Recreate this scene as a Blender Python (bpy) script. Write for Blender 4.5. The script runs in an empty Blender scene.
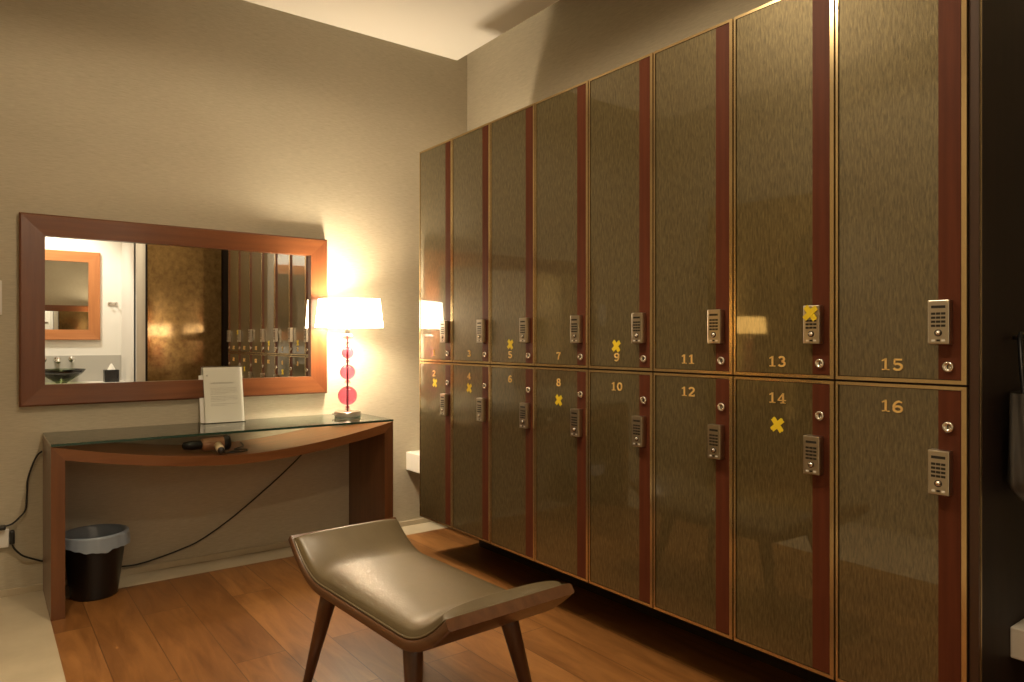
import bpy, bmesh, math, random
from mathutils import Vector, Matrix
random.seed(7)
C = bpy.context.scene
COL = C.collection
PI = math.pi

# ------------------------------------------------------------------ materials
def new_mat(name):
    m = bpy.data.materials.new(name); m.use_nodes = True
    nt = m.node_tree
    b = nt.nodes['Principled BSDF']
    return m, nt, b

def plain(name, col, rough=.5, metal=0., coat=0., spec=.5, emit=None, es=0.):
    m, nt, b = new_mat(name)
    b.inputs['Base Color'].default_value = (*col, 1)
    b.inputs['Roughness'].default_value = rough
    b.inputs['Metallic'].default_value = metal
    b.inputs['Coat Weight'].default_value = coat
    b.inputs['Coat Roughness'].default_value = .05
    b.inputs['Specular IOR Level'].default_value = spec
    if emit:
        b.inputs['Emission Color'].default_value = (*emit, 1)
        b.inputs['Emission Strength'].default_value = es
    return m

def tex_noise(nt, scale, nscale=5., detail=4., rough=.5, coord='Object', rot=(0, 0, 0)):
    tc = nt.nodes.new('ShaderNodeTexCoord')
    mp = nt.nodes.new('ShaderNodeMapping')
    mp.inputs['Scale'].default_value = scale
    mp.inputs['Rotation'].default_value = rot
    nt.links.new(tc.outputs[coord], mp.inputs['Vector'])
    n = nt.nodes.new('ShaderNodeTexNoise')
    n.inputs['Scale'].default_value = nscale
    n.inputs['Detail'].default_value = detail
    n.inputs['Roughness'].default_value = rough
    nt.links.new(mp.outputs['Vector'], n.inputs['Vector'])
    return n, mp

def ramp(nt, src, stops):
    r = nt.nodes.new('ShaderNodeValToRGB')
    e = r.color_ramp.elements
    while len(e) < len(stops): e.new(.5)
    for k, (p, c) in enumerate(stops):
        e[k].position = p; e[k].color = (*c, 1)
    nt.links.new(src, r.inputs['Fac'])
    return r

def bump(nt, b, src, strength, dist=.002):
    n = nt.nodes.new('ShaderNodeBump')
    n.inputs['Strength'].default_value = strength
    n.inputs['Distance'].default_value = dist
    nt.links.new(src, n.inputs['Height'])
    nt.links.new(n.outputs['Normal'], b.inputs['Normal'])
    return n

def wood(name, c0, c1, axis='x', rough=.35, coat=.25, seed=0., fine=1.):
    m, nt, b = new_mat(name)
    sc = {'x': (1.2, 22, 22), 'y': (22, 1.2, 22), 'z': (22, 22, 1.2)}[axis]
    n, mp = tex_noise(nt, sc, 1.6 * fine, 6, .6)
    mp.inputs['Location'].default_value = (seed, seed * .7, seed * .3)
    r = ramp(nt, n.outputs['Fac'], [(.28, c0), (.72, c1)])
    nt.links.new(r.outputs['Color'], b.inputs['Base Color'])
    b.inputs['Roughness'].default_value = rough
    b.inputs['Coat Weight'].default_value = coat
    b.inputs['Coat Roughness'].default_value = .15
    bump(nt, b, n.outputs['Fac'], .08, .002)
    return m

M = {}
# wall covering: fine horizontal weave
def wallpaper(name, c0, c1):
    m, nt, b = new_mat(name)
    n, _ = tex_noise(nt, (14, 14, 170), 1.5, 5, .65)
    n2, _ = tex_noise(nt, (1.3, 1.3, 2.5), 1.5, 3, .5)
    mx = nt.nodes.new('ShaderNodeMath'); mx.operation = 'MULTIPLY_ADD'
    nt.links.new(n2.outputs['Fac'], mx.inputs[0]); mx.inputs[1].default_value = .35
    nt.links.new(n.outputs['Fac'], mx.inputs[2])
    r = ramp(nt, mx.outputs[0], [(.45, c0), (.9, c1)])
    nt.links.new(r.outputs['Color'], b.inputs['Base Color'])
    b.inputs['Roughness'].default_value = .62
    b.inputs['Specular IOR Level'].default_value = .35
    bump(nt, b, n.outputs['Fac'], .25, .002)
    return m
M['wall'] = wallpaper('wallpaper', (.43, .38, .28), (.56, .50, .375))
M['ceiling'] = plain('ceiling_paint', (.86, .82, .73), .8)
M['white'] = plain('white_paint', (.80, .78, .73), .5)
M['whitestone'] = plain('white_stone', (.78, .74, .66), .3)
M['paper'] = plain('paper', (.92, .90, .86), .6)
M['ink'] = plain('grey_ink', (.56, .54, .50), .7)
M['black'] = plain('black_plastic', (.012, .012, .013), .35)
M['cable'] = plain('black_cable', (.015, .014, .013), .45)
M['binblack'] = plain('bin_plastic', (.010, .011, .013), .3)
M['chrome'] = plain('chrome', (.72, .68, .62), .16, 1.)
M['nickel'] = plain('brushed_nickel', (.55, .50, .42), .28, 1.)
M['dark'] = plain('dark_slot', (.02, .017, .013), .5)
M['yellow'] = plain('yellow_tape', (.83, .62, .02), .55)
M['darkwood'] = wood('dark_end_wood', (.014, .006, .003), (.024, .011, .005), 'z', .6, .0)
M['darkgap'] = plain('locker_gap', (.045, .014, .008), .6)
M['redwood'] = wood('red_veneer_upright', (.080, .020, .009), (.125, .033, .013), 'z', .5, .0)
M['redwood'].node_tree.nodes['Principled BSDF'].inputs['Specular IOR Level'].default_value = .2
M['edgewood'] = wood('brown_edge', (.035, .014, .007), (.055, .022, .011), 'z', .4, .2)
M['woodx'] = wood('cherry_lengthwise', (.13, .047, .014), (.22, .085, .027), 'x', .33, .35)
M['woodz'] = wood('cherry_upright', (.10, .036, .012), (.17, .064, .022), 'z', .33, .35, 3.)
M['benchwood'] = wood('walnut', (.075, .031, .012), (.14, .060, .024), 'y', .38, .2)
M['legwood'] = wood('walnut_upright', (.060, .023, .010), (.11, .043, .018), 'z', .35, .2)
M['brass'] = plain('brass_edge', (.66, .50, .27), .2, .9)
M['digit'] = plain('brass_digit', (.95, .66, .24), .45, .4)
M['frosted'] = plain('liner_plastic', (.24, .28, .33), .28, 0., .3)
M['tile'] = plain('grey_tile', (.46, .44, .40), .4)

# leather
m, nt, b = new_mat('tan_leather')
n, _ = tex_noise(nt, (1, 1, 1), 160, 3, .5)
n2, _ = tex_noise(nt, (1, .5, 1), 9, 3, .5)
r = ramp(nt, n2.outputs['Fac'], [(.3, (.105, .078, .041)), (.75, (.142, .108, .058))])
nt.links.new(r.outputs['Color'], b.inputs['Base Color'])
b.inputs['Roughness'].default_value = .36
b.inputs['Specular IOR Level'].default_value = .75
mm = nt.nodes.new('ShaderNodeMath'); mm.operation = 'MULTIPLY_ADD'
nt.links.new(n2.outputs['Fac'], mm.inputs[0]); mm.inputs[1].default_value = 3.
nt.links.new(n.outputs['Fac'], mm.inputs[2])
bump(nt, b, mm.outputs[0], .2, .002)
M['leather'] = m

# locker panel: streaked gold leaf behind polished glass
def leaf(name, c0, c1, metal=.35):
    m, nt, b = new_mat(name)
    tc = nt.nodes.new('ShaderNodeTexCoord')
    mp = nt.nodes.new('ShaderNodeMapping')
    mp.inputs['Rotation'].default_value = (math.radians(36), 0, 0)
    mp.inputs['Scale'].default_value = (60, 165, 30)
    oi = nt.nodes.new('ShaderNodeObjectInfo')
    vm = nt.nodes.new('ShaderNodeVectorMath'); vm.operation = 'MULTIPLY_ADD'
    cb = nt.nodes.new('ShaderNodeCombineXYZ')
    nt.links.new(oi.outputs['Random'], cb.inputs[2]); nt.links.new(oi.outputs['Random'], cb.inputs[1])
    vm.inputs[1].default_value = (0, 9, 17)
    nt.links.new(cb.outputs[0], vm.inputs[0])
    nt.links.new(tc.outputs['Object'], vm.inputs[2])
    nt.links.new(vm.outputs[0], mp.inputs['Vector'])
    n = nt.nodes.new('ShaderNodeTexNoise'); n.inputs['Scale'].default_value = 1.1
    n.inputs['Detail'].default_value = 4; n.inputs['Roughness'].default_value = .6
    n.inputs['Distortion'].default_value = .5
    nt.links.new(mp.outputs[0], n.inputs['Vector'])
    r = ramp(nt, n.outputs['Fac'], [(.30, c0), (.70, c1)])
    nt.links.new(r.outputs['Color'], b.inputs['Base Color'])
    b.inputs['Metallic'].default_value = metal
    b.inputs['Roughness'].default_value = .42
    b.inputs['Coat Weight'].default_value = 1.
    b.inputs['Coat Roughness'].default_value = .012
    b.inputs['Coat IOR'].default_value = 1.8
    bump(nt, b, n.outputs['Fac'], .28, .002)
    return m
M['leaf'] = leaf('gold_leaf_under_glass', (.074, .055, .021), (.172, .133, .056), .45)
def bronze(name, c0, c1, rough, bmp, metal):
    m, nt, b = new_mat(name)
    n, _ = tex_noise(nt, (1, 1, .8), 26, 5, .65)
    r = ramp(nt, n.outputs['Fac'], [(.3, c0), (.7, c1)])
    nt.links.new(r.outputs[0], b.inputs['Base Color'])
    b.inputs['Metallic'].default_value = metal; b.inputs['Roughness'].default_value = rough
    bump(nt, b, n.outputs['Fac'], bmp, .001)
    return m
M['panelgold'] = bronze('bronze_panel', (.17, .10, .036), (.32, .205, .078), .08, .03, .45)
M['bronze'] = bronze('polished_bronze', (.40, .27, .09), (.52, .36, .13), .05, .02, .85)

# floor planks, boards running away from the camera side (along Y)
m, nt, b = new_mat('wood_planks')
tc = nt.nodes.new('ShaderNodeTexCoord')
mp = nt.nodes.new('ShaderNodeMapping'); mp.inputs['Rotation'].default_value = (0, 0, PI / 2)
nt.links.new(tc.outputs['Object'], mp.inputs['Vector'])
br = nt.nodes.new('ShaderNodeTexBrick')
br.offset = .37; br.offset_frequency = 2
br.inputs['Scale'].default_value = 1.
br.inputs['Brick Width'].default_value = 1.15
br.inputs['Row Height'].default_value = .19
br.inputs['Mortar Size'].default_value = .0018
br.inputs['Mortar Smooth'].default_value = .3
br.inputs['Color1'].default_value = (0, 0, 0, 1); br.inputs['Color2'].default_value = (1, 1, 1, 1)
br.inputs['Mortar'].default_value = (.5, .5, .5, 1)
nt.links.new(mp.outputs[0], br.inputs['Vector'])
va = nt.nodes.new('ShaderNodeVectorMath'); va.operation = 'MULTIPLY_ADD'
va.inputs[1].default_value = (7, 3, 5)
nt.links.new(br.outputs['Color'], va.inputs[0]); nt.links.new(tc.outputs['Object'], va.inputs[2])
mp2 = nt.nodes.new('ShaderNodeMapping'); mp2.inputs['Scale'].default_value = (11, 1.6, 1)
nt.links.new(va.outputs[0], mp2.inputs['Vector'])
n = nt.nodes.new('ShaderNodeTexNoise'); n.inputs['Scale'].default_value = 1.5
n.inputs['Detail'].default_value = 6; n.inputs['Roughness'].default_value = .6; n.inputs['Distortion'].default_value = .8
nt.links.new(mp2.outputs[0], n.inputs['Vector'])
r1 = ramp(nt, n.outputs['Fac'], [(.25, (.165, .066, .017)), (.75, (.36, .165, .050))])
r2 = ramp(nt, br.outputs['Color'], [(0, (.68, .62, .56)), (1, (1.08, 1.06, 1.02))])
mu = nt.nodes.new('ShaderNodeMixRGB'); mu.blend_type = 'MULTIPLY'; mu.inputs[0].default_value = 1
nt.links.new(r1.outputs[0], mu.inputs[1]); nt.links.new(r2.outputs[0], mu.inputs[2])
mo = nt.nodes.new('ShaderNodeMixRGB'); mo.inputs[2].default_value = (.09, .037, .013, 1)
nt.links.new(br.outputs['Fac'], mo.inputs[0]); nt.links.new(mu.outputs[0], mo.inputs[1])
nt.links.new(mo.outputs[0], b.inputs['Base Color'])
b.inputs['Roughness'].default_value = .38
b.inputs['Coat Weight'].default_value = .12; b.inputs['Coat Roughness'].default_value = .2
bump(nt, b, n.outputs['Fac'], .06, .002)
M['planks'] = m

# beige floor stone
m, nt, b = new_mat('beige_stone')
n, _ = tex_noise(nt, (1, 1, 1), 4, 5, .6)
r = ramp(nt, n.outputs['Fac'], [(.3, (.46, .39, .27)), (.7, (.57, .49, .35))])
nt.links.new(r.outputs[0], b.inputs['Base Color'])
b.inputs['Roughness'].default_value = .4
M['stone'] = m

def mirror_mat(name, c=(.86, .86, .83)):
    return plain(name, c, .0, 1.)
M['mirror'] = mirror_mat('mirror_glass')

def thin_glass(name, tint, refl=(1, 1, 1), ior=1.5, rough=0.):
    m = bpy.data.materials.new(name); m.use_nodes = True
    nt = m.node_tree; nt.nodes.clear()
    o = nt.nodes.new('ShaderNodeOutputMaterial')
    mx = nt.nodes.new('ShaderNodeMixShader')
    fr = nt.nodes.new('ShaderNodeFresnel'); fr.inputs['IOR'].default_value = ior
    t = nt.nodes.new('ShaderNodeBsdfTransparent'); t.inputs[0].default_value = (*tint, 1)
    g = nt.nodes.new('ShaderNodeBsdfGlossy'); g.inputs['Color'].default_value = (*refl, 1)
    g.inputs['Roughness'].default_value = rough
    nt.links.new(fr.outputs[0], mx.inputs[0]); nt.links.new(t.outputs[0], mx.inputs[1])
    nt.links.new(g.outputs[0], mx.inputs[2]); nt.links.new(mx.outputs[0], o.inputs[0])
    return m
M['glass'] = thin_glass('table_glass', (.86, .90, .85), ior=1.6)
M['acrylic'] = thin_glass('clear_acrylic', (.975, .98, .96), ior=1.25)
M['sinkglass'] = thin_glass('smoked_glass', (.48, .54, .36), ior=1.6)
M['glassedge'] = plain('glass_edge', (.02, .055, .04), .12, 0, .5)

m, nt, b = new_mat('pink_crystal')
b.inputs['Base Color'].default_value = (.94, .20, .35, 1)
b.inputs['Roughness'].default_value = .03
b.inputs['Transmission Weight'].default_value = .85
b.inputs['IOR'].default_value = 1.30
b.inputs['Coat Weight'].default_value = .4
M['pink'] = m
m, nt, b = new_mat('clear_crystal')
b.inputs['Base Color'].default_value = (.98, .80, .80, 1)
b.inputs['Roughness'].default_value = .05
b.inputs['Transmission Weight'].default_value = .85
b.inputs['IOR'].default_value = 1.35
M['clear'] = m

# glowing fabric lamp shade
m = bpy.data.materials.new('lit_shade_fabric'); m.use_nodes = True
nt = m.node_tree; nt.nodes.clear()
o = nt.nodes.new('ShaderNodeOutputMaterial'); ad = nt.nodes.new('ShaderNodeAddShader')
d = nt.nodes.new('ShaderNodeBsdfDiffuse'); d.inputs[0].default_value = (.80, .72, .58, 1)
e = nt.nodes.new('ShaderNodeEmission'); e.inputs[0].default_value = (1, .79, .53, 1); e.inputs[1].default_value = 15.
nt.links.new(d.outputs[0], ad.inputs[0]); nt.links.new(e.outputs[0], ad.inputs[1]); nt.links.new(ad.outputs[0], o.inputs[0])
M['shade'] = m
M['bulb'] = plain('bulb_glow', (.9, .85, .7), .4, emit=(1, .74, .42), es=12)

# ------------------------------------------------------------------ mesh building
class MB:
    def __init__(s): s.v = []; s.f = []; s.m = []; s.sm = []; s.mats = []
    def mi(s, mat):
        if mat not in s.mats: s.mats.append(mat)
        return s.mats.index(mat)
    def add(s, vs, fs, mat, smooth=False):
        o = len(s.v); k = s.mi(mat)
        s.v += [tuple(v) for v in vs]
        for f in fs:
            s.f.append([o + i for i in f]); s.m.append(k); s.sm.append(smooth)
    def box(s, x0, x1, y0, y1, z0, z1, mat, bev=0., seg=2, mtx=None):
        bm = bmesh.new()
        bmesh.ops.create_cube(bm, size=1)
        for v in bm.verts:
            v.co = Vector((x0 + (v.co.x + .5) * (x1 - x0), y0 + (v.co.y + .5) * (y1 - y0), z0 + (v.co.z + .5) * (z1 - z0)))
        if bev > 0:
            bmesh.ops.bevel(bm, geom=bm.edges[:], offset=bev, segments=seg, profile=.5, affect='EDGES')
        s.bm(bm, mat, False, mtx)
    def bm(s, bm, mat, smooth=False, mtx=None):
        bm.verts.index_update()
        vs = [(mtx @ v.co) if mtx else v.co.copy() for v in bm.verts]
        s.add(vs, [[v.index for v in f.verts] for f in bm.faces], mat, smooth)
        bm.free()
    def lathe(s, prof, mat, n=32, cx=0, cy=0, sx=1., sy=1., smooth=True, mtx=None, a0=0., rot=0.):
        vs = []; fs = []
        L = len(prof)
        for k in range(n):
            a = 2 * PI * k / n + a0
            x, y = math.cos(a) * sx, math.sin(a) * sy
            xr, yr = x * math.cos(rot) - y * math.sin(rot), x * math.sin(rot) + y * math.cos(rot)
            for r, z in prof:
                p = Vector((cx + xr * r, cy + yr * r, z))
                vs.append(mtx @ p if mtx else p)
        for k in range(n):
            k2 = (k + 1) % n
            for j in range(L - 1):
                a, b_, c, d_ = k * L + j, k2 * L + j, k2 * L + j + 1, k * L + j + 1
                fs.append([a, b_, c, d_])
        s.add(vs, fs, mat, smooth)
    def tube(s, pts, r, mat, n=8, smooth=True, closed_ends=True):
        pts = [Vector(p) for p in pts]; vs = []; fs = []
        rr = r if isinstance(r, (list, tuple)) else [r] * len(pts)
        ref = Vector((0, 0, 1))
        for i, p in enumerate(pts):
            t = (pts[min(i + 1, len(pts) - 1)] - pts[max(i - 1, 0)]).normalized()
            a = t.cross(ref)
            if a.length < 1e-3: a = t.cross(Vector((1, 0, 0)))
            a.normalize(); bb = a.cross(t).normalized()
            for k in range(n):
                an = 2 * PI * k / n
                vs.append(p + (a * math.cos(an) + bb * math.sin(an)) * rr[i])
        for i in range(len(pts) - 1):
            for k in range(n):
                k2 = (k + 1) % n
                fs.append([i * n + k, i * n + k2, (i + 1) * n + k2, (i + 1) * n + k])
        if closed_ends:
            fs.append(list(range(n))[::-1]); fs.append([(len(pts) - 1) * n + k for k in range(n)])
        s.add(vs, fs, mat, smooth)
    def prism(s, poly, h0, h1, mat, plane='xy'):
        n = len(poly)
        def P(u, v, w): return {'xy': (u, v, w), 'xz': (u, w, v), 'yz': (w, u, v)}[plane]
        vs = [P(u, v, h0) for u, v in poly] + [P(u, v, h1) for u, v in poly]
        fs = [list(range(n))[::-1], list(range(n, 2 * n))] + [[i, (i + 1) % n, n + (i + 1) % n, n + i] for i in range(n)]
        s.add(vs, fs, mat)
    def grid(s, P, nu, nv, mat, smooth=True, closed=False):
        vs = [P(i / nu, j / nv) for i in range(nu + 1) for j in range(nv + 1)]
        fs = [[i * (nv + 1) + j, (i + 1) * (nv + 1) + j, (i + 1) * (nv + 1) + j + 1, i * (nv + 1) + j + 1] for i in range(nu) for j in range(nv)]
        s.add(vs, fs, mat, smooth)
    def mesh(s, name):
        me = bpy.data.meshes.new(name)
        me.from_pydata(s.v, [], s.f)
        for m_ in s.mats: me.materials.append(m_)
        me.polygons.foreach_set('material_index', s.m)
        me.polygons.foreach_set('use_smooth', s.sm)
        bm = bmesh.new(); bm.from_mesh(me)
        bmesh.ops.recalc_face_normals(bm, faces=bm.faces[:])
        bm.to_mesh(me); bm.free()
        me.update()
        return me
    def build(s, name, parent=None, loc=(0, 0, 0)):
        return link(name, s.mesh(name), parent, loc)

def link(name, me, parent=None, loc=(0, 0, 0)):
    o = bpy.data.objects.new(name, me); COL.objects.link(o)
    o.location = loc
    if parent: o.parent = parent
    return o
def tag(o, label, cat, group=None):
    o['label'] = label; o['category'] = cat
    if group: o['group'] = group
    return o
def thing(name, label, cat, loc=(0, 0, 0), rz=0., group=None):
    o = bpy.data.objects.new(name, None); COL.objects.link(o)
    o.location = loc; o.rotation_euler = (0, 0, rz); o.empty_display_size = .1
    return tag(o, label, cat, group)
def struct(name, mb):
    o = mb.build(name); o['kind'] = 'structure'; return o
def sbox(name, x0, x1, y0, y1, z0, z1, mat, bev=0.):
    q = MB(); q.box(x0, x1, y0, y1, z0, z1, mat, bev); return struct(name, q)
def smooth_path(pts, sub=8):
    pts = [Vector(p) for p in pts]; out = []
    for i in range(len(pts) - 1):
        p0, p1, p2, p3 = pts[max(i - 1, 0)], pts[i], pts[i + 1], pts[min(i + 2, len(pts) - 1)]
        for k in range(sub):
            t = k / sub
            out.append(.5 * ((2 * p1) + (p2 - p0) * t + (2 * p0 - 5 * p1 + 4 * p2 - p3) * t * t + (3 * p1 - p0 - 3 * p2 + p3) * t ** 3))
    out.append(pts[-1]); return out

# ------------------------------------------------------------------ the room
D = 4.10          # wall behind the desk
XR = 2.695        # wall behind the lockers
XL = -.60         # wall on the left
ZC = 2.95         # dropped ceiling panel
WX = .245         # edge between pale stone and wooden boards

sbox('floor', WX, XR, -1.0, 3.895, -.06, 0, M['planks'])
q = MB(); q.box(XL, WX, -1.0, D, -.06, 0, M['stone']); q.box(WX, XR, 3.895, D, -.06, 0, M['stone'])
struct('floor.001', q)
sbox('wall_back', XL - .1, XR + .1, D, D + .1, -.06, 3.25, M['wall'])
sbox('wall_right', XR, XR + .1, -.1, D, -.06, 3.25, M['wall'])
sbox('wall_left', XL - .1, XL, -1.1, D, -.06, 3.25, M['wall'])
sbox('wall_rear', XL - .1, 1.42, -1.1, -1.0, -.06, 3.25, M['white'])
# side of the washroom opening, its end seen in the mirror
q = MB(); q.box(1.30, 1.385, -1.0, -.02, 0, 3.2, M['white']); struct('wall_side', q)
sbox('wall_front', 1.30, XR + .1, -.16, -.06, -.06, 3.25, M['darkwood'])
sbox('baseboard_back', XL, XR, D - .012, D, 0, .032, M['stone'], .002)
# ceiling: upper slab and a dropped panel that stops short of the walls
sbox('ceiling', XL - .1, XR + .1, -1.1, D + .1, 3.2, 3.3, M['ceiling'])
sbox('ceiling.001', XL + .25, 2.384, -1.0, 3.741, ZC, ZC + .12, M['ceiling'])

# bronze door leaf beside the camera side, standing ajar (seen in the mirror)
q = MB(); q.box(-.36, .36, -.02, .02, 0.01, 2.75, M['panelgold'])
o = struct('door_1', q); o.location = (1.755, .045, 0); o.rotation_euler = (0, 0, math.radians(3.4))
# bronze door leaf on the left wall, ajar (seen in the locker fronts)
q = MB(); q.box(-.02, .02, -.45, .45, 0.01, 2.2, M['bronze'])
o = struct('door_2', q); o.location = (-.455, 2.95, 0); o.rotation_euler = (0, 0, math.radians(-6.4))
sbox('trim_1', 2.115, 2.24, -.06, .05, 0, 2.9, M['darkwood'])

# ------------------------------------------------------------------ lockers
L = 2.01; YN = .744; PITCH = .351; ZB = .2; ZM = 1.085; ZT = 2.28
DX = .024           # door thickness
GAP = .003
DW = PITCH - 2 * GAP

# digits as slab-serif strokes
def arc(cx, cy, rx, ry, a0, a1, n=14):
    return [(cx + rx * math.cos(math.radians(a0 + (a1 - a0) * k / n)), cy + ry * math.sin(math.radians(a0 + (a1 - a0) * k / n))) for k in range(n + 1)]
T = .17
DIG = {
 '0': [(arc(.36, .5, .26, .42, 0, 360, 28), T)],
 '1': [([(.36, .0), (.36, .99)], T), ([(.12, .045), (.60, .045)], .09), ([(.12, .78), (.36, .94)], .10)],
 '2': [(arc(.35, .70, .25, .23, 160, -30, 14) + [(.12, .10)], T), ([(.08, .07), (.66, .07)], .14), ([(.64, .06), (.64, .24)], .09)],
 '3': [(arc(.34, .73, .22, .20, 150, -85, 14), T), (arc(.34, .28, .27, .22, 85, -150, 16), T)],
 '4': [([(.48, .0), (.48, .98)], T), ([(.48, .95), (.06, .30)], .10), ([(.04, .29), (.70, .29)], .10), ([(.28, .045), (.68, .045)], .09)],
 '5': [([(.15, .90), (.62, .90)], .15), ([(.16, .93), (.14, .50)], .11), (arc(.34, .30, .28, .25, 130, -150, 20), T)],
 '6': [(arc(.36, .28, .26, .23, 0, 360, 24), T), (arc(.50, .42, .40, .50, 180, 95, 12), T), ([(.46, .90), (.62, .84)], .12)],
 '7': [([(.08, .90), (.64, .90)], .16), ([(.60, .88), (.40, .5), (.30, .0)], T), ([(.10, .92), (.10, .74)], .09)],
 '8': [(arc(.36, .73, .21, .20, 0, 360, 24), .15), (arc(.36, .27, .26, .22, 0, 360, 24), T)],
 '9': [(arc(.36, .70, .26, .23, 0, 360, 24), T), (arc(.22, .56, .40, .50, 0, -85, 12), T), ([(.26, .09), (.10, .16)], .12)],
}
def ribbon(mb, pts, w, X0, X1, oy, oz, s, mat):
    # strokes in the door's plane: u runs to the right seen from the room (towards -Y), v up
    n = len(pts); lf = []; rt = []
    for i, (u, v) in enumerate(pts):
        a = pts[max(i - 1, 0)]; c = pts[min(i + 1, n - 1)]
        dx, dy = c[0] - a[0], c[1] - a[1]; l = math.hypot(dx, dy) or 1
        lf.append((u - dy / l * w / 2, v + dx / l * w / 2)); rt.append((u + dy / l * w / 2, v - dx / l * w / 2))
    vs = []
    for X in (X0, X1):
        for (u, v) in lf: vs.append((X, oy - u * s, oz + v * s))
        for (u, v) in rt: vs.append((X, oy - u * s, oz + v * s))
    fs = []
    for i in range(n - 1):
        fs += [[i, i + 1, n + i + 1, n + i], [2 * n + i, 3 * n + i, 3 * n + i + 1, 2 * n + i + 1],
               [i, 2 * n + i, 2 * n + i + 1, i + 1], [n + i, n + i + 1, 3 * n + i + 1, 3 * n + i]]
    fs += [[0, n, 3 * n, 2 * n], [n - 1, 3 * n - 1, 4 * n - 1, 2 * n - 1]]
    mb.add(vs, fs, mat)
def number_mesh(txt):
    q = MB(); s = .033; adv = .78; sx = 1.25
    w = adv * len(txt) - .06
    for k, ch in enumerate(txt):
        for pts, wd in DIG[ch]:
            ribbon(q, [((p[0] + k * adv - w / 2) * sx, p[1] - .5) for p in pts], wd, -.003, 0, 0, 0, s, M['digit'])
    return q.mesh('number')

# keypad, local: back on x=0, room side towards -x, y to the left, centred
def keypad_mesh():
    q = MB(); w, h, t = .052, .115, .025
    bm = bmesh.new(); bmesh.ops.create_cube(bm, size=1)
    for v in bm.verts:
        tt = t if v.co.z > 0 else t
        v.co = Vector((-tt if v.co.x < 0 else 0, v.co.y * w, v.co.z * h))
    bmesh.ops.bevel(bm, geom=bm.edges[:], offset=.0025, segments=2, profile=.5, affect='EDGES')
    q.bm(bm, M['nickel'])
    f = -t - .0008
    q.box(f, -t + .002, -.017, .017, .036, .043, M['dark'])
    for k in range(4):
        z = .022 - k * .0105
        for y in (-.012, 0, .012):
            q.box(f, -t + .002, y - .0052, y + .0052, z - .003, z + .003, M['dark'])
    mt = Matrix.Translation((-t, 0, -.028)) @ Matrix.Rotation(-PI / 2, 4, 'Y')
    q.lathe([(.0092, -.001), (.0092, .002), (.0068, .0025)], M['dark'], 20, mtx=mt)
    q.lathe([(.0068, -.001), (.0068, .0035), (0.0001, .0045)], M['chrome'], 20, mtx=mt)
    for y, mt_ in ((.012, M['white']), (0, M['dark']), (-.012, M['white'])):
        q.box(f, -t + .002, y - .0042, y + .0042, -.050, -.045, mt_)
    return q.mesh('keypad')
KEYPAD = keypad_mesh()
def lock_mesh():
    q = MB(); mt = Matrix.Rotation(-PI / 2, 4, 'Y')
    q.lathe([(.0148, 0), (.0148, .005), (.012, .0085), (.0085, .0085), (.0075, .0065), (.0001, .0065)], M['chrome'], 24, mtx=mt)
    q.box(-.0072, -.006, -.0012, .0012, -.005, .005, M['dark'])
    return q.mesh('cam_lock')
LOCK = lock_mesh()
def cross_mesh():
    q = MB(); r, w = .026, .0085
    for a in (PI / 4 + .12, -PI / 4 + .05):
        mt = Matrix.Rotation(a, 4, 'X')
        # torn ends: an uneven outline
        poly = [(-r, -w), (-.4 * r, -w * .95), (.3 * r, -w), (r, -w * .9), (r * .93, -w * .3), (r * 1.03, w * .25), (r * .96, w),
                (.2 * r, w * .95), (-.5 * r, w), (-r * .95, w * .92), (-r * 1.04, w * .3), (-r * .94, -w * .3)]
        n = len(poly); vs = [mt @ Vector((0, u, v)) for u, v in poly] + [mt @ Vector((-.0008 if a > 0 else -.0013, u, v)) for u, v in poly]
        q.add(vs, [list(range(n)), list(range(n, 2 * n))[::-1]] + [[i, (i + 1) % n, n + (i + 1) % n, n + i] for i in range(n)], M['yellow'])
    return q.mesh('tape_cross')
CROSS = cross_mesh()

# door pieces; local origin on the door's front plane, y=0 at door centre, z=0 at its bottom
def ring_frame(h, wl=.007, wr=.012, wt=.009, wb=.010, d=DX, proud=.0015):
    q = MB(); y1, y0 = DW / 2, -DW / 2
    q.box(-proud, d, y1 - wl, y1, 0, h, M['brass'])
    q.box(-proud, d, y0, y0 + wr, 0, h, M['brass'])
    q.box(-proud, d, y0 + wr, y1 - wl, h - wt, h, M['brass'])
    q.box(-proud, d, y0 + wr, y1 - wl, 0, wb, M['brass'])
    return q.mesh('brass_edge')
STRIP0, STRIP1 = .278, .331     # wood strip, measured from the door's left edge
def slab(h, a, b_, mat, name, x0=0.):
    q = MB(); q.box(x0, DX - .002, DW / 2 - b_, DW / 2 - a, .012, h - .011, mat); return q.mesh(name)
H = {0: ZT - ZM - 2 * GAP, 1: ZM - ZB - 2 * GAP}
EDGE = {k: ring_frame(H[k]) for k in H}
PANEL = {k: slab(H[k], .011, STRIP0, M['leaf'], 'leaf_panel') for k in H}
STRIP = {k: slab(H[k], STRIP0, STRIP1, M['redwood'], 'wood_strip') for k in H}
BACKER = {}
CARC = {}
for k in H:
    q = MB(); q.box(DX - .002, DX + .004, -DW / 2, DW / 2, 0, H[k], M['darkgap']); BACKER[k] = q.mesh('door')
    q = MB(); hh = H[k] + 2 * GAP; t = .016; a, b_ = -PITCH / 2 + .0005, PITCH / 2 - .0005; xb = 2.64 - L
    q.box(DX + .005, xb, a, a + t, 0, hh - .0005, M['darkgap']); q.box(DX + .005, xb, b_ - t, b_, 0, hh - .0005, M['darkgap'])
    q.box(DX + .005, xb, a + t, b_ - t, 0, t, M['darkgap']); q.box(DX + .005, xb, a + t, b_ - t, hh - t, hh - .0005, M['darkgap'])
    q.box(xb - t, xb, a + t, b_ - t, t, hh - t, M['darkgap'])
    CARC[k] = q.mesh('carcass')
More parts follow.
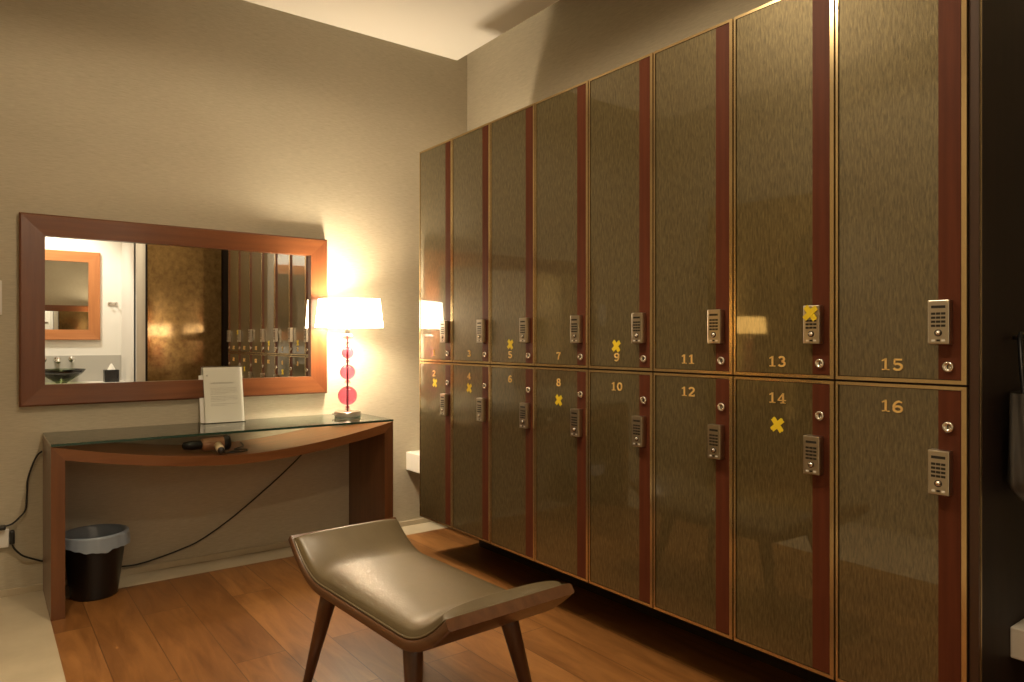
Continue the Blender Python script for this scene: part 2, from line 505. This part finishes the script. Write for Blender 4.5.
sticker = {2: (-.008, -.052), 4: (0, -.062), 5: (0, .048), 8: (0, -.078), 9: (.004, .044), 13: None, 14: (.0, -.085)}
where = {1: 'at the far left end, mirroring the pink lamp', 15: 'at the right end of the row', 16: 'at the right end of the row',
         2: 'at the far left end, yellow tape cross below its number', 4: 'yellow tape cross below its number',
         5: 'yellow tape cross above its number', 8: 'yellow tape cross below its number', 9: 'yellow tape cross above its number',
         13: 'yellow tape cross stuck on its keypad', 14: 'yellow tape cross below its number'}
for c in range(8):
    yc = YN + PITCH * (7 - c) + PITCH / 2
    for tier in (1, 0):
        num = 2 * c + 1 + tier
        zb = ZM if tier == 0 else ZB
        lab = ('tall bronze upper locker numbered %d' if tier == 0 else 'bronze lower locker numbered %d') % num
        if num in where: lab += ', ' + where[num]
        root = thing('locker', lab, 'locker', (L, yc, zb), 0, 'lockers along the right wall')
        link('carcass', CARC[tier], root)
        door = link('door', BACKER[tier], root, (0, 0, GAP))
        link('brass_edge', EDGE[tier], door); link('leaf_panel', PANEL[tier], door); link('wood_strip', STRIP[tier], door)
        zrel = lambda dz: ZM + dz - zb - GAP
        ky = DW / 2 - .288
        kz = zrel(.164) if tier == 0 else zrel(-.226)
        kp = link('keypad', KEYPAD, door, (-.0005, ky, kz)); kp['label'] = 'small silver electronic keypad'
        lk = link('cam_lock', LOCK, door, (-.0005, DW / 2 - .303, zrel(.048 if tier == 0 else -.108))); lk['label'] = 'round chrome key lock'
        nz = zrel(.051 if tier == 0 else -.064); ny = DW / 2 - .160
        nb = link('number', number_mesh(str(num)), door, (0, ny, nz)); nb['label'] = 'brass numeral %d' % num
        if num in sticker:
            if sticker[num] is None:
                ck = link('tape_cross', CROSS, door, (-.0275, ky + .001, kz + .034))
            else:
                a, b_ = sticker[num]; ck = link('tape_cross', CROSS, door, (0, ny + a, nz + b_))
            ck['label'] = 'yellow cross of tape'
# end panel on the right and recessed plinth
q = MB(); q.box(L + .03, 2.69, YN - .022, YN - .001, ZB, ZT, M['darkwood']); q.box(L + .006, L + .03, YN - .022, YN - .001, ZB, ZT, M['edgewood']); q.box(L + .016, L + .021, YN - .0235, YN - .021, ZB, ZT, M['brass'])
tag(q.build('end_panel'), 'dark wooden end panel closing the right end of the lockers', 'panel')
q = MB(); q.box(2.34, 2.68, YN - .02, YN + 8 * PITCH - .12, 0, ZB - .001, M['darkwood'])
tag(q.build('plinth'), 'dark recessed plinth under the locker row', 'plinth')

# white ledges at the two ends of the lockers
q = MB(); q.box(2.22, 2.69, YN + 8 * PITCH + .012, D + .0005, .363, .48, M['whitestone'], .004)
tag(q.build('ledge'), 'white ledge between the far end of the lockers and the back wall', 'ledge')
q = MB(); q.box(2.222, 2.694, .12, YN - .0225, .346, .430, M['whitestone'], .004)
tag(q.build('ledge'), 'white ledge at the lower right corner, beside the dark end panel', 'ledge')

# grey bag hanging by the end panel
t = thing('hanging_bag', 'dark grey plastic bag hanging on the end panel at the right edge', 'bag', (2.245, .668, .765))
q = MB()
def bagP(u, v):
    a = 2 * PI * u; z = v * .30
    wr = .02 + .98 * min(1, (v * 5) ** .5) if v < .2 else 1 - .10 * (v - .2)
    f = 1 + .05 * math.sin(9 * a + 3 * v) + .03 * math.sin(5 * a)
    return (math.cos(a) * .135 * wr * f, math.sin(a) * .05 * wr * f, z)
q.grid(bagP, 48, 14, plain('grey_plastic_bag', (.065, .060, .055), .4)); q.build('bag_body', t)
q = MB(); q.tube(smooth_path([(-.09, 0, .29), (-.05, .02, .40), (0, .035, .455), (.05, .02, .40), (.09, 0, .29)]), .006, M['black']); q.build('handle', t)
q = MB(); q.tube([(0, .0525, .444), (0, .02, .444), (0, .012, .462)], .006, M['nickel'])
q.v = [(x + 2.245, y + .668, z + .765) for x, y, z in q.v]
tag(q.build('hook'), 'small hook holding the grey bag on the end panel', 'hook')

# ------------------------------------------------------------------ desk
X0, X1, YF, YB, ZG = .246, 1.874, 3.612, 4.095, .757
desk = thing('console_desk', 'cherry wood vanity desk with glass top and sagging curved shelf', 'desk', ((X0 + X1) / 2, (YF + YB) / 2, 0))
hx = (X1 - X0) / 2; hy = (YB - YF) / 2; LT = .052; GT = .011
def sag(x):
    u = abs(x) / hx
    return (ZG - GT - .001) - .108 * (1 - u ** 1.75)
for s in (-1, 1):
    q = MB()
    # leg slab with the mitred shoulder that runs into the shelf
    a, b_ = sorted((s * hx, s * (hx - LT)))
    zt_o, zt_i = sag(hx), sag(hx - LT)
    if s < 0: poly = [(a, 0), (b_, 0), (b_, zt_i - .050), (a, zt_o)]
    else: poly = [(a, 0), (b_, 0), (b_, zt_o), (a, zt_i - .050)]
    q.prism(poly, -hy, hy, M['woodz'], 'xz')
    q.build('leg', desk)
q = MB(); n = 40; top = []; bot = []
for k in range(n + 1):
    x = -hx + 2 * hx * k / n
    top.append((x, sag(x)))
for k in range(n + 1):
    x = -(hx - LT) + 2 * (hx - LT) * k / n
    bot.append((x, sag(x) - .050 + .004 * (1 - (x / (hx - LT)) ** 2)))
vs = []; fs = []
for y in (-hy + .0005, hy - .0005):
    vs += [(x, y, z) for x, z in top] + [(x, y, z) for x, z in bot]
N = n + 1
for k in range(n):
    fs += [[k, k + 1, 2 * N + k + 1, 2 * N + k], [N + k, N + k + 1, 3 * N + k + 1, 3 * N + k],
           [k, k + 1, N + k + 1, N + k], [2 * N + k, 2 * N + k + 1, 3 * N + k + 1, 3 * N + k]]
fs += [[0, N, 3 * N, 2 * N], [n, N + n, 3 * N + n, 2 * N + n]]
q.add(vs, fs, M['woodx']); q.build('curved_shelf', desk)
q = MB(); e = .0004
bm = bmesh.new(); bmesh.ops.create_cube(bm, size=1)
gv = [(sx * hx, sy * (hy + .004), z) for z in (ZG - GT, ZG) for sx in (-1, 1) for sy in (-1, 1)]
q.add(gv, [[0, 1, 3, 2], [4, 6, 7, 5]], M['glass'])
q.add(gv, [[0, 2, 6, 4], [1, 5, 7, 3], [0, 4, 5, 1], [2, 3, 7, 6]], M['glassedge'])
bm.free()
g = q.build('glass_top', desk); g['label'] = 'clear glass top with dark green edge'

# ------------------------------------------------------------------ wall mirror
def framed_mirror(name, label, cat, cx, ywall, z0, z1, w, fw, th, face, matx, matz, glassmat):
    # face = -1: looks towards -Y, +1: looks towards +Y
    t = thing(name, label, cat, (cx, ywall, z0))
    h = z1 - z0; hw = w / 2
    def P(x, d, z): return (x, face * d, z)
    O = [(-hw, 0), (hw, 0), (hw, h), (-hw, h)]
    I = [(-hw + fw, fw), (hw - fw, fw), (hw - fw, h - fw), (-hw + fw, h - fw)]
    bev = .008
    O2 = [(-hw + bev, bev), (hw - bev, bev), (hw - bev, h - bev), (-hw + bev, h - bev)]
    q = MB()
    for k in range(4):
        j = (k + 1) % 4
        vs = [P(*(O[k][0], .0, O[k][1])), P(O[j][0], .0, O[j][1]), P(O[j][0], th - bev, O[j][1]), P(O[k][0], th - bev, O[k][1]),
              P(O2[k][0], th, O2[k][1]), P(O2[j][0], th, O2[j][1]), P(I[j][0], th - .006, I[j][1]), P(I[k][0], th - .006, I[k][1]),
              P(I[k][0], .006, I[k][1]), P(I[j][0], .006, I[j][1])]
        q.add(vs, [[0, 1, 2, 3], [3, 2, 5, 4], [4, 5, 6, 7], [7, 6, 9, 8], [0, 8, 9, 1]], matx if k % 2 == 0 else matz)
    q.build('frame', t)
    q = MB(); a, b_ = fw - .004, h - fw + .004
    q.box(-hw + fw - .004, hw - fw + .004, *sorted((face * .008, face * .013)), a, b_, glassmat)
    g = q.build('mirror_glass', t); g['label'] = 'plain silvered mirror glass'
    return t
mx = wood('frame_lengthwise', (.125, .039, .013), (.205, .070, .023), 'x', .30, .4, 5.)
mz = wood('frame_upright', (.115, .035, .012), (.185, .061, .021), 'z', .30, .4, 9.)
framed_mirror('wall_mirror', 'large wide mirror in a mitred cherry wood frame above the desk', 'mirror',
              .911, D, .888, 1.808, 1.52, .102, .042, -1, mx, mz, M['mirror'])

# ------------------------------------------------------------------ table lamp
LX, LY = 1.735, 3.920
lamp = thing('table_lamp', 'lit table lamp with pink crystal ball stem and oval white shade', 'lamp', (LX, LY, ZG))
q = MB(); q.lathe([(.0001, 0), (.073, 0), (.076, .003), (.076, .027), (.073, .030), (.0001, .030)], M['nickel'], 40)
q.build('base', lamp)
q = MB(); q.tube([(-.074, 0, .020), (-.092, 0, .020)], .005, M['chrome'], 10); q.build('switch_knob', lamp)
q = MB(); q.lathe([(.005, .030), (.005, .60)], plain('dark_rod', (.22, .06, .07), .3, .6), 12)
q.build('stem', lamp)
def ball(zc, r, sq=1.): return [(max(.0051, r * math.cos(a)), zc + r * sq * math.sin(a)) for a in [(-PI / 2 + PI * k / 20) for k in range(21)]]
for zc, r in ((.122, .056), (.260, .045), (.374, .036)):
    q = MB(); q.lathe(ball(zc, r), M['pink'], 36); q.build('crystal_ball', lamp)
q = MB(); q.lathe(ball(.470, .033, .55), M['clear'], 36); q.build('crystal_ball', lamp)['label'] = 'small flattened paler crystal ball'
for zc, r in ((.042, .016), (.054, .012), (.198, .018), (.208, .013), (.318, .016), (.328, .012), (.422, .015), (.434, .011)):
    q = MB(); q.lathe([(.0055, zc - .005), (r, zc - .004), (r, zc + .004), (.0055, zc + .005)], M['clear'] if r > .0145 else M['pink'], 24); q.build('crystal_disc', lamp)
q = MB(); q.lathe([(.014, .485), (.016, .50), (.014, .56), (.010, .57)], M['nickel'], 20); q.build('socket', lamp)
# oval shade turned towards the room
SA = math.radians(-33); za, zb_ = .522, .692
ra, rb = .200, .070
q = MB()
q.lathe([(1, za), (.90, zb_), (.885, zb_), (.985, za), (1, za)], M['shade'], 64, cx=.011, sx=ra, sy=rb, rot=SA)
sh = q.build('lamp_shade', lamp); sh['label'] = 'oval white fabric shade glowing'
q = MB(); q.lathe([(.008, .57), (.026, .60), (.030, .62), (.022, .645), (.0001, .652)], M['bulb'], 20); q.build('bulb', lamp)
def light(name, kind, loc, energy, col, size=.1, rot=(0, 0, 0), parent=None, **kw):
    d_ = bpy.data.lights.new(name, kind); d_.energy = energy; d_.color = col
    if kind in ('POINT', 'SPOT'): d_.shadow_soft_size = size
    if kind == 'AREA': d_.size = size
    for k_, v_ in kw.items(): setattr(d_, k_, v_)
    o_ = bpy.data.objects.new(name, d_); COL.objects.link(o_); o_.location = loc; o_.rotation_euler = rot
    if parent: o_.parent = parent
    return o_
light('bulb_light', 'POINT', (0, 0, .60), 110, (1, .83, .60), .058, parent=lamp)

# ------------------------------------------------------------------ sign holder on the glass
hold = thing('sign_holder', 'clear acrylic sign holder with a printed white sheet on the desk', 'sign', (1.067, 4.000, ZG), math.radians(-5.7 + 4))
q = MB(); tilt = math.radians(12); w, h = .208, .312
mt = Matrix.Rotation(-tilt, 4, 'X')
q.box(-w / 2, w / 2, 0, .003, 0, h, M['acrylic'], mtx=mt)
q.box(-w / 2, w / 2, .006, .009, 0.003, h, M['acrylic'], mtx=Matrix.Translation((0, .0, 0)) @ mt)
q.box(-w / 2 - .012, w / 2, -.004, .046, 0, .004, M['acrylic'])
q.build('acrylic_stand', hold)
q = MB(); q.box(-w / 2 + .003, w / 2 - .003, .0035, .0055, .004, h - .006, M['paper'], mtx=mt); pap = q.build('sheet', hold)
q = MB(); random.seed(3)
def line(x0, x1, z, th):
    x = x0
    while x < x1:
        l = min(random.uniform(.006, .02), x1 - x)
        q.box(x, x + l, .0030, .0036, z, z + th, M['ink'], mtx=mt); x += l + .003
line(-.066, .055, .216, .006); q.build('printed_heading', pap)
for g0, nl in ((.190, 5), (.144, 4), (.104, 2)):
    q = MB()
    for k in range(nl): line(-.068, .07 if k < nl - 1 else .01, g0 - k * .008, .0022)
    q.build('printed_paragraph', pap)
q = MB(); q.lathe([(.0001, 0), (.005, 0), (.005, .0006), (.0001, .0006)], M['ink'], 12, mtx=mt @ Matrix.Translation((-.082, .0034, .262)) @ Matrix.Rotation(PI / 2, 4, 'X'))
q.build('printed_emblem', pap)
# rear sheet leaning behind
q = MB(); mt2 = Matrix.Translation((-.016, .030, .004)) @ Matrix.Rotation(-tilt, 4, 'X')
q.box(-w / 2, w / 2 - .01, 0, .002, 0, h * .985, M['paper'], mtx=mt2); q.build('rear_sheet', hold)

# ------------------------------------------------------------------ hair dryer on the curved shelf
cx = (X0 + X1) / 2
hd_x, hd_y = .903, 3.725
hz = sag(hd_x - cx)
hd = thing('hair_dryer', 'black and cream hair dryer lying on the curved shelf under the glass', 'hair dryer', (hd_x, hd_y, hz))
my = Matrix.Translation((0, .03, .040)) @ Matrix.Rotation(PI / 2, 4, 'Y')
copper = plain('copper_barrel', (.42, .22, .12), .35, .3)
cream = plain('cream_plastic', (.72, .58, .38), .4)
q = MB(); q.lathe([(.0001, -.02), (.026, -.02), (.031, -.01), (.033, .02), (.033, .07), (.036, .085)], copper, 28, mtx=my); q.build('barrel', hd)
q = MB(); q.lathe([(.012, -.105), (.024, -.10), (.030, -.06), (.029, -.018), (.026, -.016), (.0001, -.015)], M['black'], 28, sx=.75, mtx=my); q.build('nozzle', hd)
q = MB(); q.lathe([(.036, .085), (.038, .09), (.038, .108), (.032, .118), (.0001, .119)], M['black'], 28, mtx=my); q.build('rear_grille', hd)
q = MB(); q.tube([(.055, .01, .036), (.05, -.045, .028), (.045, -.092, .022)], [.019, .020, .018], cream, 16); q.build('handle', hd)
q = MB(); q.tube([(.045, -.092, .022), (.044, -.102, .020), (.043, -.110, .019)], [.0175, .016, .009], M['black'], 16); q.build('handle_cap', hd)
q = MB()
zz = lambda x: sag(hd_x + x - cx) - hz + .0035
pts = [(.043, -.110, .018), (.065, -.085, .006), (.09, -.05, 0), (.13, -.055, 0), (.15, -.03, 0), (.12, -.01, 0), (.10, -.03, 0), (.12, -.055, 0), (.17, -.045, 0), (.20, .0, 0), (.18, .03, 0), (.15, .06, 0), (.22, .15, 0), (.25, .30, 0)]
pts = [(x, y, max(z, zz(x))) for x, y, z in pts]
q.tube(smooth_path(pts, 6), .0030, M['cable'], 8); q.build('cord', hd)

# ------------------------------------------------------------------ bin
bx, by = .437, 3.868
bn = thing('waste_bin', 'black waste bin with a grey plastic liner under the desk', 'bin', (bx, by, 0))
q = MB(); q.lathe([(.0001, 0), (.092, 0), (.097, .006), (.134, .283), (.138, .287), (.131, .287), (.093, .012), (.0001, .012)], M['binblack'], 40); q.build('bin_body', bn)
q = MB(); random.seed(11)
ph = [random.uniform(0, 6.28) for _ in range(6)]
def rag(a, k): return sum(math.sin(f * a + ph[j]) * w_ for j, (f, w_) in enumerate(((3, .5), (5, .4), (8, .3), (13, .25), (21, .2)))) * k
prof_n = 16
def linP(u, v):
    a = 2 * PI * u
    if v < .45:                       # skirt outside the rim
        t_ = v / .45; r_ = .142 + .007 * (1 - t_) + rag(a, .0035); z_ = .240 + .057 * t_ + rag(a + 2, .009) * (1 - t_) + .006 * math.sin(2 * a + 1)
    elif v < .55:
        t_ = (v - .45) / .1; r_ = .142 - .014 * t_; z_ = .297 + .004 * math.sin(t_ * PI)
    else:
        t_ = (v - .55) / .45; r_ = .128 - .04 * t_ + rag(a * 2, .006) * t_; z_ = .297 - .20 * t_
    return (r_ * math.cos(a), r_ * math.sin(a), z_)
q.grid(linP, 96, 24, M['frosted'])
ln = q.build('bin_liner', bn); ln['label'] = 'grey blue plastic liner folded over the rim'

# ------------------------------------------------------------------ wall plates and cords
q = MB(); q.box(.010, .113, D - .022, D, .232, .318, M['white'], .004)
tag(q.build('socket_box'), 'white wall socket box left of the desk', 'socket')
q = MB(); q.box(.05, .1, D - .045, D - .001, .319, .337, M['black'], .005); 
q.tube(smooth_path([(.09, D - .02, .332), (.122, D - .018, .338), (.150, D - .018, .362), (.176, D - .018, .398), (.182, D - .018, .47), (.186, D - .018, .54), (.205, D - .018, .61), (.225, D - .018, .655), (.243, D - .010, .668)]), .0042, M['cable'])
tag(q.build('power_cord'), 'black cord rising from the wall socket to the desk top', 'cord')
q = MB(); q.box(.1135, .135, D - .04, D - .004, .245, .31, M['black'], .007)
q.tube(smooth_path([(.126, D - .02, .26), (.128, D - .02, .232), (.15, D - .02, .198), (.175, D - .02, .176), (.238, D - .003 , .140)], 8), .0042, M['cable'])
q.tube(smooth_path([(.238, D - .003, .14), (.30, D - .003, .115), (.40, D - .010, .07), (.596, D - .019, .050), (.68, D - .019, .052), (.758, D - .02, .066), (.86, D - .02, .09), (.956, D - .02, .122), (1.112, D - .02, .212), (1.304, D - .02, .352), (1.45, D - .02, .47), (1.56, D - .02, .57), (1.62, D - .02, .62)], 8), .0042, M['cable'])
tag(q.build('power_cord'), 'long black cord looping along the wall under the desk', 'cord')
q = MB(); q.box(.0, .086, D - .009, D, 1.322, 1.484, M['white'], .003); q.box(.022, .064, D - .013, D - .008, 1.36, 1.445, M['white'], .002)
tag(q.build('switch_plate'), 'pale switch plate on the wall left of the mirror, cut off by the frame', 'switch')

# ------------------------------------------------------------------ bench
bench = thing('upholstered_bench', 'low walnut bench with upturned ends and tan leather cushion', 'bench', (1.140, 2.044, 0), .041)
BL, BW = .522, .220          # half length (tip), half width
ZS = .344; SL = .86          # underside of the flat part, slope of the upturned ends
A0, A1 = .26, .49
def prof(s):                 # s in [-1,1] along the bench: (y, z) of the shell's underside line
    y = s * BL; a = abs(y)
    if a < A0: z = 0
    elif a < A1: z = SL * (a - A0) ** 2 / (2 * (A1 - A0))
    else: z = SL * (A1 - A0) / 2 + SL * (a - A1)
    return y, ZS + z
def offs(s, d):
    y0, z0 = prof(s - .01); y1, z1 = prof(s + .01)
    ty, tz = y1 - y0, z1 - z0; l = math.hypot(ty, tz)
    y, z = prof(s); return y - tz / l * d, z + ty / l * d
def slabP(d0, d1, hw, s0, s1, x, v, k):
    y, z = offs(s0 + (s1 - s0) * v, d0 + (d1 - d0) * k); return (x, y, z)
def shell(mb, d, hw, s1, mat, n=64, nx=8):
    # bent board with softly rounded long edges
    r = .009
    sec = [(-hw + r, 0)] + [(-hw + r - r * math.sin(t), r - r * math.cos(t)) for t in (.5, 1.0, PI / 2)] + \
          [(-hw + r - r * math.cos(t), d - r + r * math.sin(t)) for t in (.0, .5, 1.0, PI / 2)]
    sec = sec + [(-x, dd) for x, dd in sec[::-1]]
    m = len(sec); vs = []; fs = []
    for k in range(n + 1):
        for x, dd in sec:
            y, z = offs(-s1 + 2 * s1 * k / n, dd); vs.append((x, y, z))
    for k in range(n):
        for j in range(m):
            j2 = (j + 1) % m; fs.append([k * m + j, k * m + j2, (k + 1) * m + j2, (k + 1) * m + j])
    mb.add(vs, fs, mat, True)
    for k in (0, n): mb.add([vs[k * m + j] for j in range(m)], [list(range(m))], mat)
q = MB(); shell(q, .032, BW, 1., M['benchwood']); q.build('seat_shell', bench)
# cushion: pillowy pad following the shell
def pad(mb, d0, th, hw, s1, mat, nu=40, nv=110):
    def f(t, p): return max(0., 1 - abs(t) ** p) ** (1 / p)
    def top(u, v):
        a = 2 * u - 1; b_ = 2 * v - 1
        # pack samples towards the rims
        a = math.sin(a * PI / 2) * .6 + a * .4; b_ = math.sin(b_ * PI / 2) * .5 + b_ * .5
        k = f(a, 3.6) * f(b_, 9.)
        y, z = offs(s1 * b_, d0 + th * k + .004 * k * (1 - a * a))
        return (hw * a, y, z)
    mb.grid(top, nu, nv, mat)
    def bot(u, v):
        y, z = offs(s1 * (2 * v - 1), d0); return (hw * (2 * u - 1), y, z)
    mb.grid(bot, 2, 60, mat)
q = MB(); pad(q, .0325, .044, BW - .010, .972, M['leather'])
cu = q.build('cushion', bench)
q = MB(); path = []; w_ = BW - .009; d = .036
for k in range(61): path.append((-w_, *offs(-.975 + 1.95 * k / 60, d)))
for k in range(1, 13): path.append((-w_ + 2 * w_ * k / 12, *offs(.975, d)))
for k in range(1, 61): path.append((w_, *offs(.975 - 1.95 * k / 60, d)))
for k in range(1, 13): path.append((w_ - 2 * w_ * k / 12, *offs(-.975, d)))
q.tube(path, .0034, M['leather'], 8)
q.build('piping', cu)
for sx in (-1, 1):
    for sy in (-1, 1):
        q = MB()
        q.tube([(sx * .172, sy * .268, ZS + .006), (sx * .176, sy * .277, ZS - .03), (sx * .219, sy * .36, .0)], [.029, .0285, .0145], M['legwood'], 20)
        q.build('leg', bench)

# ------------------------------------------------------------------ washroom seen in the mirror
framed_mirror('washroom_mirror', 'orange wood framed mirror reflected in the left of the large mirror', 'mirror',
              .66, -1.0, 1.21, 2.19, .86, .115, .04, 1,
              wood('bath_frame_lengthwise', (.40, .15, .05), (.52, .21, .075), 'x', .35, .2, 2.), wood('bath_frame_upright', (.38, .14, .045), (.50, .20, .07), 'z', .35, .2, 4.), M['mirror'])
q = MB(); q.box(-.599, 1.299, -.9995, -.45, .70, .75, M['whitestone'], .004); q.box(-.58, 1.28, -.98, -.55, 0, .70, M['white'])
tag(q.build('washroom_counter'), 'white washroom counter reflected at the mirror bottom left', 'counter')
q = MB(); q.box(-.598, 1.298, -.9995, -.985, .7505, 1.04, M['tile'], .001)
tag(q.build('splashback'), 'grey splashback behind the reflected basin', 'splashback')
t = thing('glass_basin', 'smoked glass bowl basin reflected in the large mirror', 'basin', (.70, -.72, .7505))
q = MB(); q.lathe([(.045, .0), (.06, .012), (.12, .05), (.19, .10), (.225, .15), (.219, .15), (.185, .105), (.115, .058), (.05, .02), (.0001, .018)], M['sinkglass'], 48); q.build('bowl', t)
q = MB(); q.lathe([(.0001, -.0005), (.05, -.0005), (.05, .008), (.03, .014), (.0001, .014)], M['chrome'], 24); q.build('drain', t)
t = thing('wall_tap', 'chrome tap with two handles behind the reflected glass basin', 'tap', (.68, -.975, 1.0))
q = MB(); q.tube(smooth_path([(0, -.01, 0), (0, .06, .012), (0, .13, .005), (0, .16, -.03)]), .018, M['chrome'], 14); q.lathe([(.03, 0), (.03, .008), (.014, .012)], M['chrome'], 20, mtx=Matrix.Rotation(-PI / 2, 4, 'X')); q.build('spout', t)
for x in (-.13, .13):
    q = MB(); q.tube([(x, -.01, 0), (x, .05, 0)], .011, M['chrome'], 12); q.lathe([(.0001, .045), (.030, .045), (.033, .055), (.030, .075), (.0001, .08)], M['chrome'], 20, mtx=Matrix.Translation((x, 0, 0)) @ Matrix.Rotation(-PI / 2, 4, 'X')); q.build('tap_handle', t)
t = thing('tissue_box', 'black tissue box with a white tissue on the reflected counter', 'tissue box', (1.165, -.72, .75))
q = MB(); q.box(-.07, .07, -.07, .07, 0, .135, M['black'], .006); q.build('box_body', t)
q = MB(); q.grid(lambda u, v: ((.034 * (1 - v) ** .8 + .002) * math.cos(2 * PI * u) * (1 + .25 * math.sin(6 * PI * u)), (.018 * (1 - v) + .002) * math.sin(2 * PI * u), .134 + .07 * v), 30, 8, M['paper']); q.build('tissue', t)
t = thing('robe_hook', 'small chrome hook on the white washroom wall in the reflection', 'hook', (1.215, -1.0005, 1.62))
q = MB(); q.box(-.05, .05, 0, .012, -.02, .02, M['chrome'], .004); q.build('back_plate', t)
for x in (-.03, .03):
    q = MB(); q.tube(smooth_path([(x, .01, 0), (x, .045, -.005), (x, .055, .02)]), .006, M['chrome'], 10); q.build('peg', t)

# ------------------------------------------------------------------ light
warm = (1, .80, .54)
def down(x, y, e, ang=105, z=ZC - .03, col=warm):
    o_ = light('ceiling_spot', 'SPOT', (x, y, z), e, col, .05)
    o_.data.spot_size = math.radians(ang); o_.data.spot_blend = .7 if ang < 120 else .15
down(.05, 2.55, 80, 80)
down(1.05, 2.0, 85, 80)
down(1.50, .25, 45, 60)
down(.80, 1.85, 62, 176)
down(.80, .40, 32, 176)
o_ = light('washroom_spot', 'SPOT', (.55, -.25, 2.92), 180, (1, .90, .74), .08, (math.radians(-22), 0, 0))
o_.data.spot_size = math.radians(100); o_.data.spot_blend = .6

w = bpy.data.worlds.new('room_world'); C.world = w; w.use_nodes = True
w.node_tree.nodes['Background'].inputs[0].default_value = (1, .8, .55, 1)
w.node_tree.nodes['Background'].inputs[1].default_value = .02

# ------------------------------------------------------------------ camera
cam = bpy.data.cameras.new('camera'); co = bpy.data.objects.new('camera', cam); COL.objects.link(co)
cam.sensor_width = 36; cam.lens = 709 / 1024 * 36; cam.clip_start = .01
co.location = (0, 0, 1.2)
co.rotation_euler = (PI / 2, 0, -math.atan(533 / 709))
C.camera = co
C.view_settings.view_transform = 'Standard'; C.view_settings.look = 'None'
C.view_settings.exposure = 0; C.view_settings.gamma = 1; C.view_settings.use_curve_mapping = False
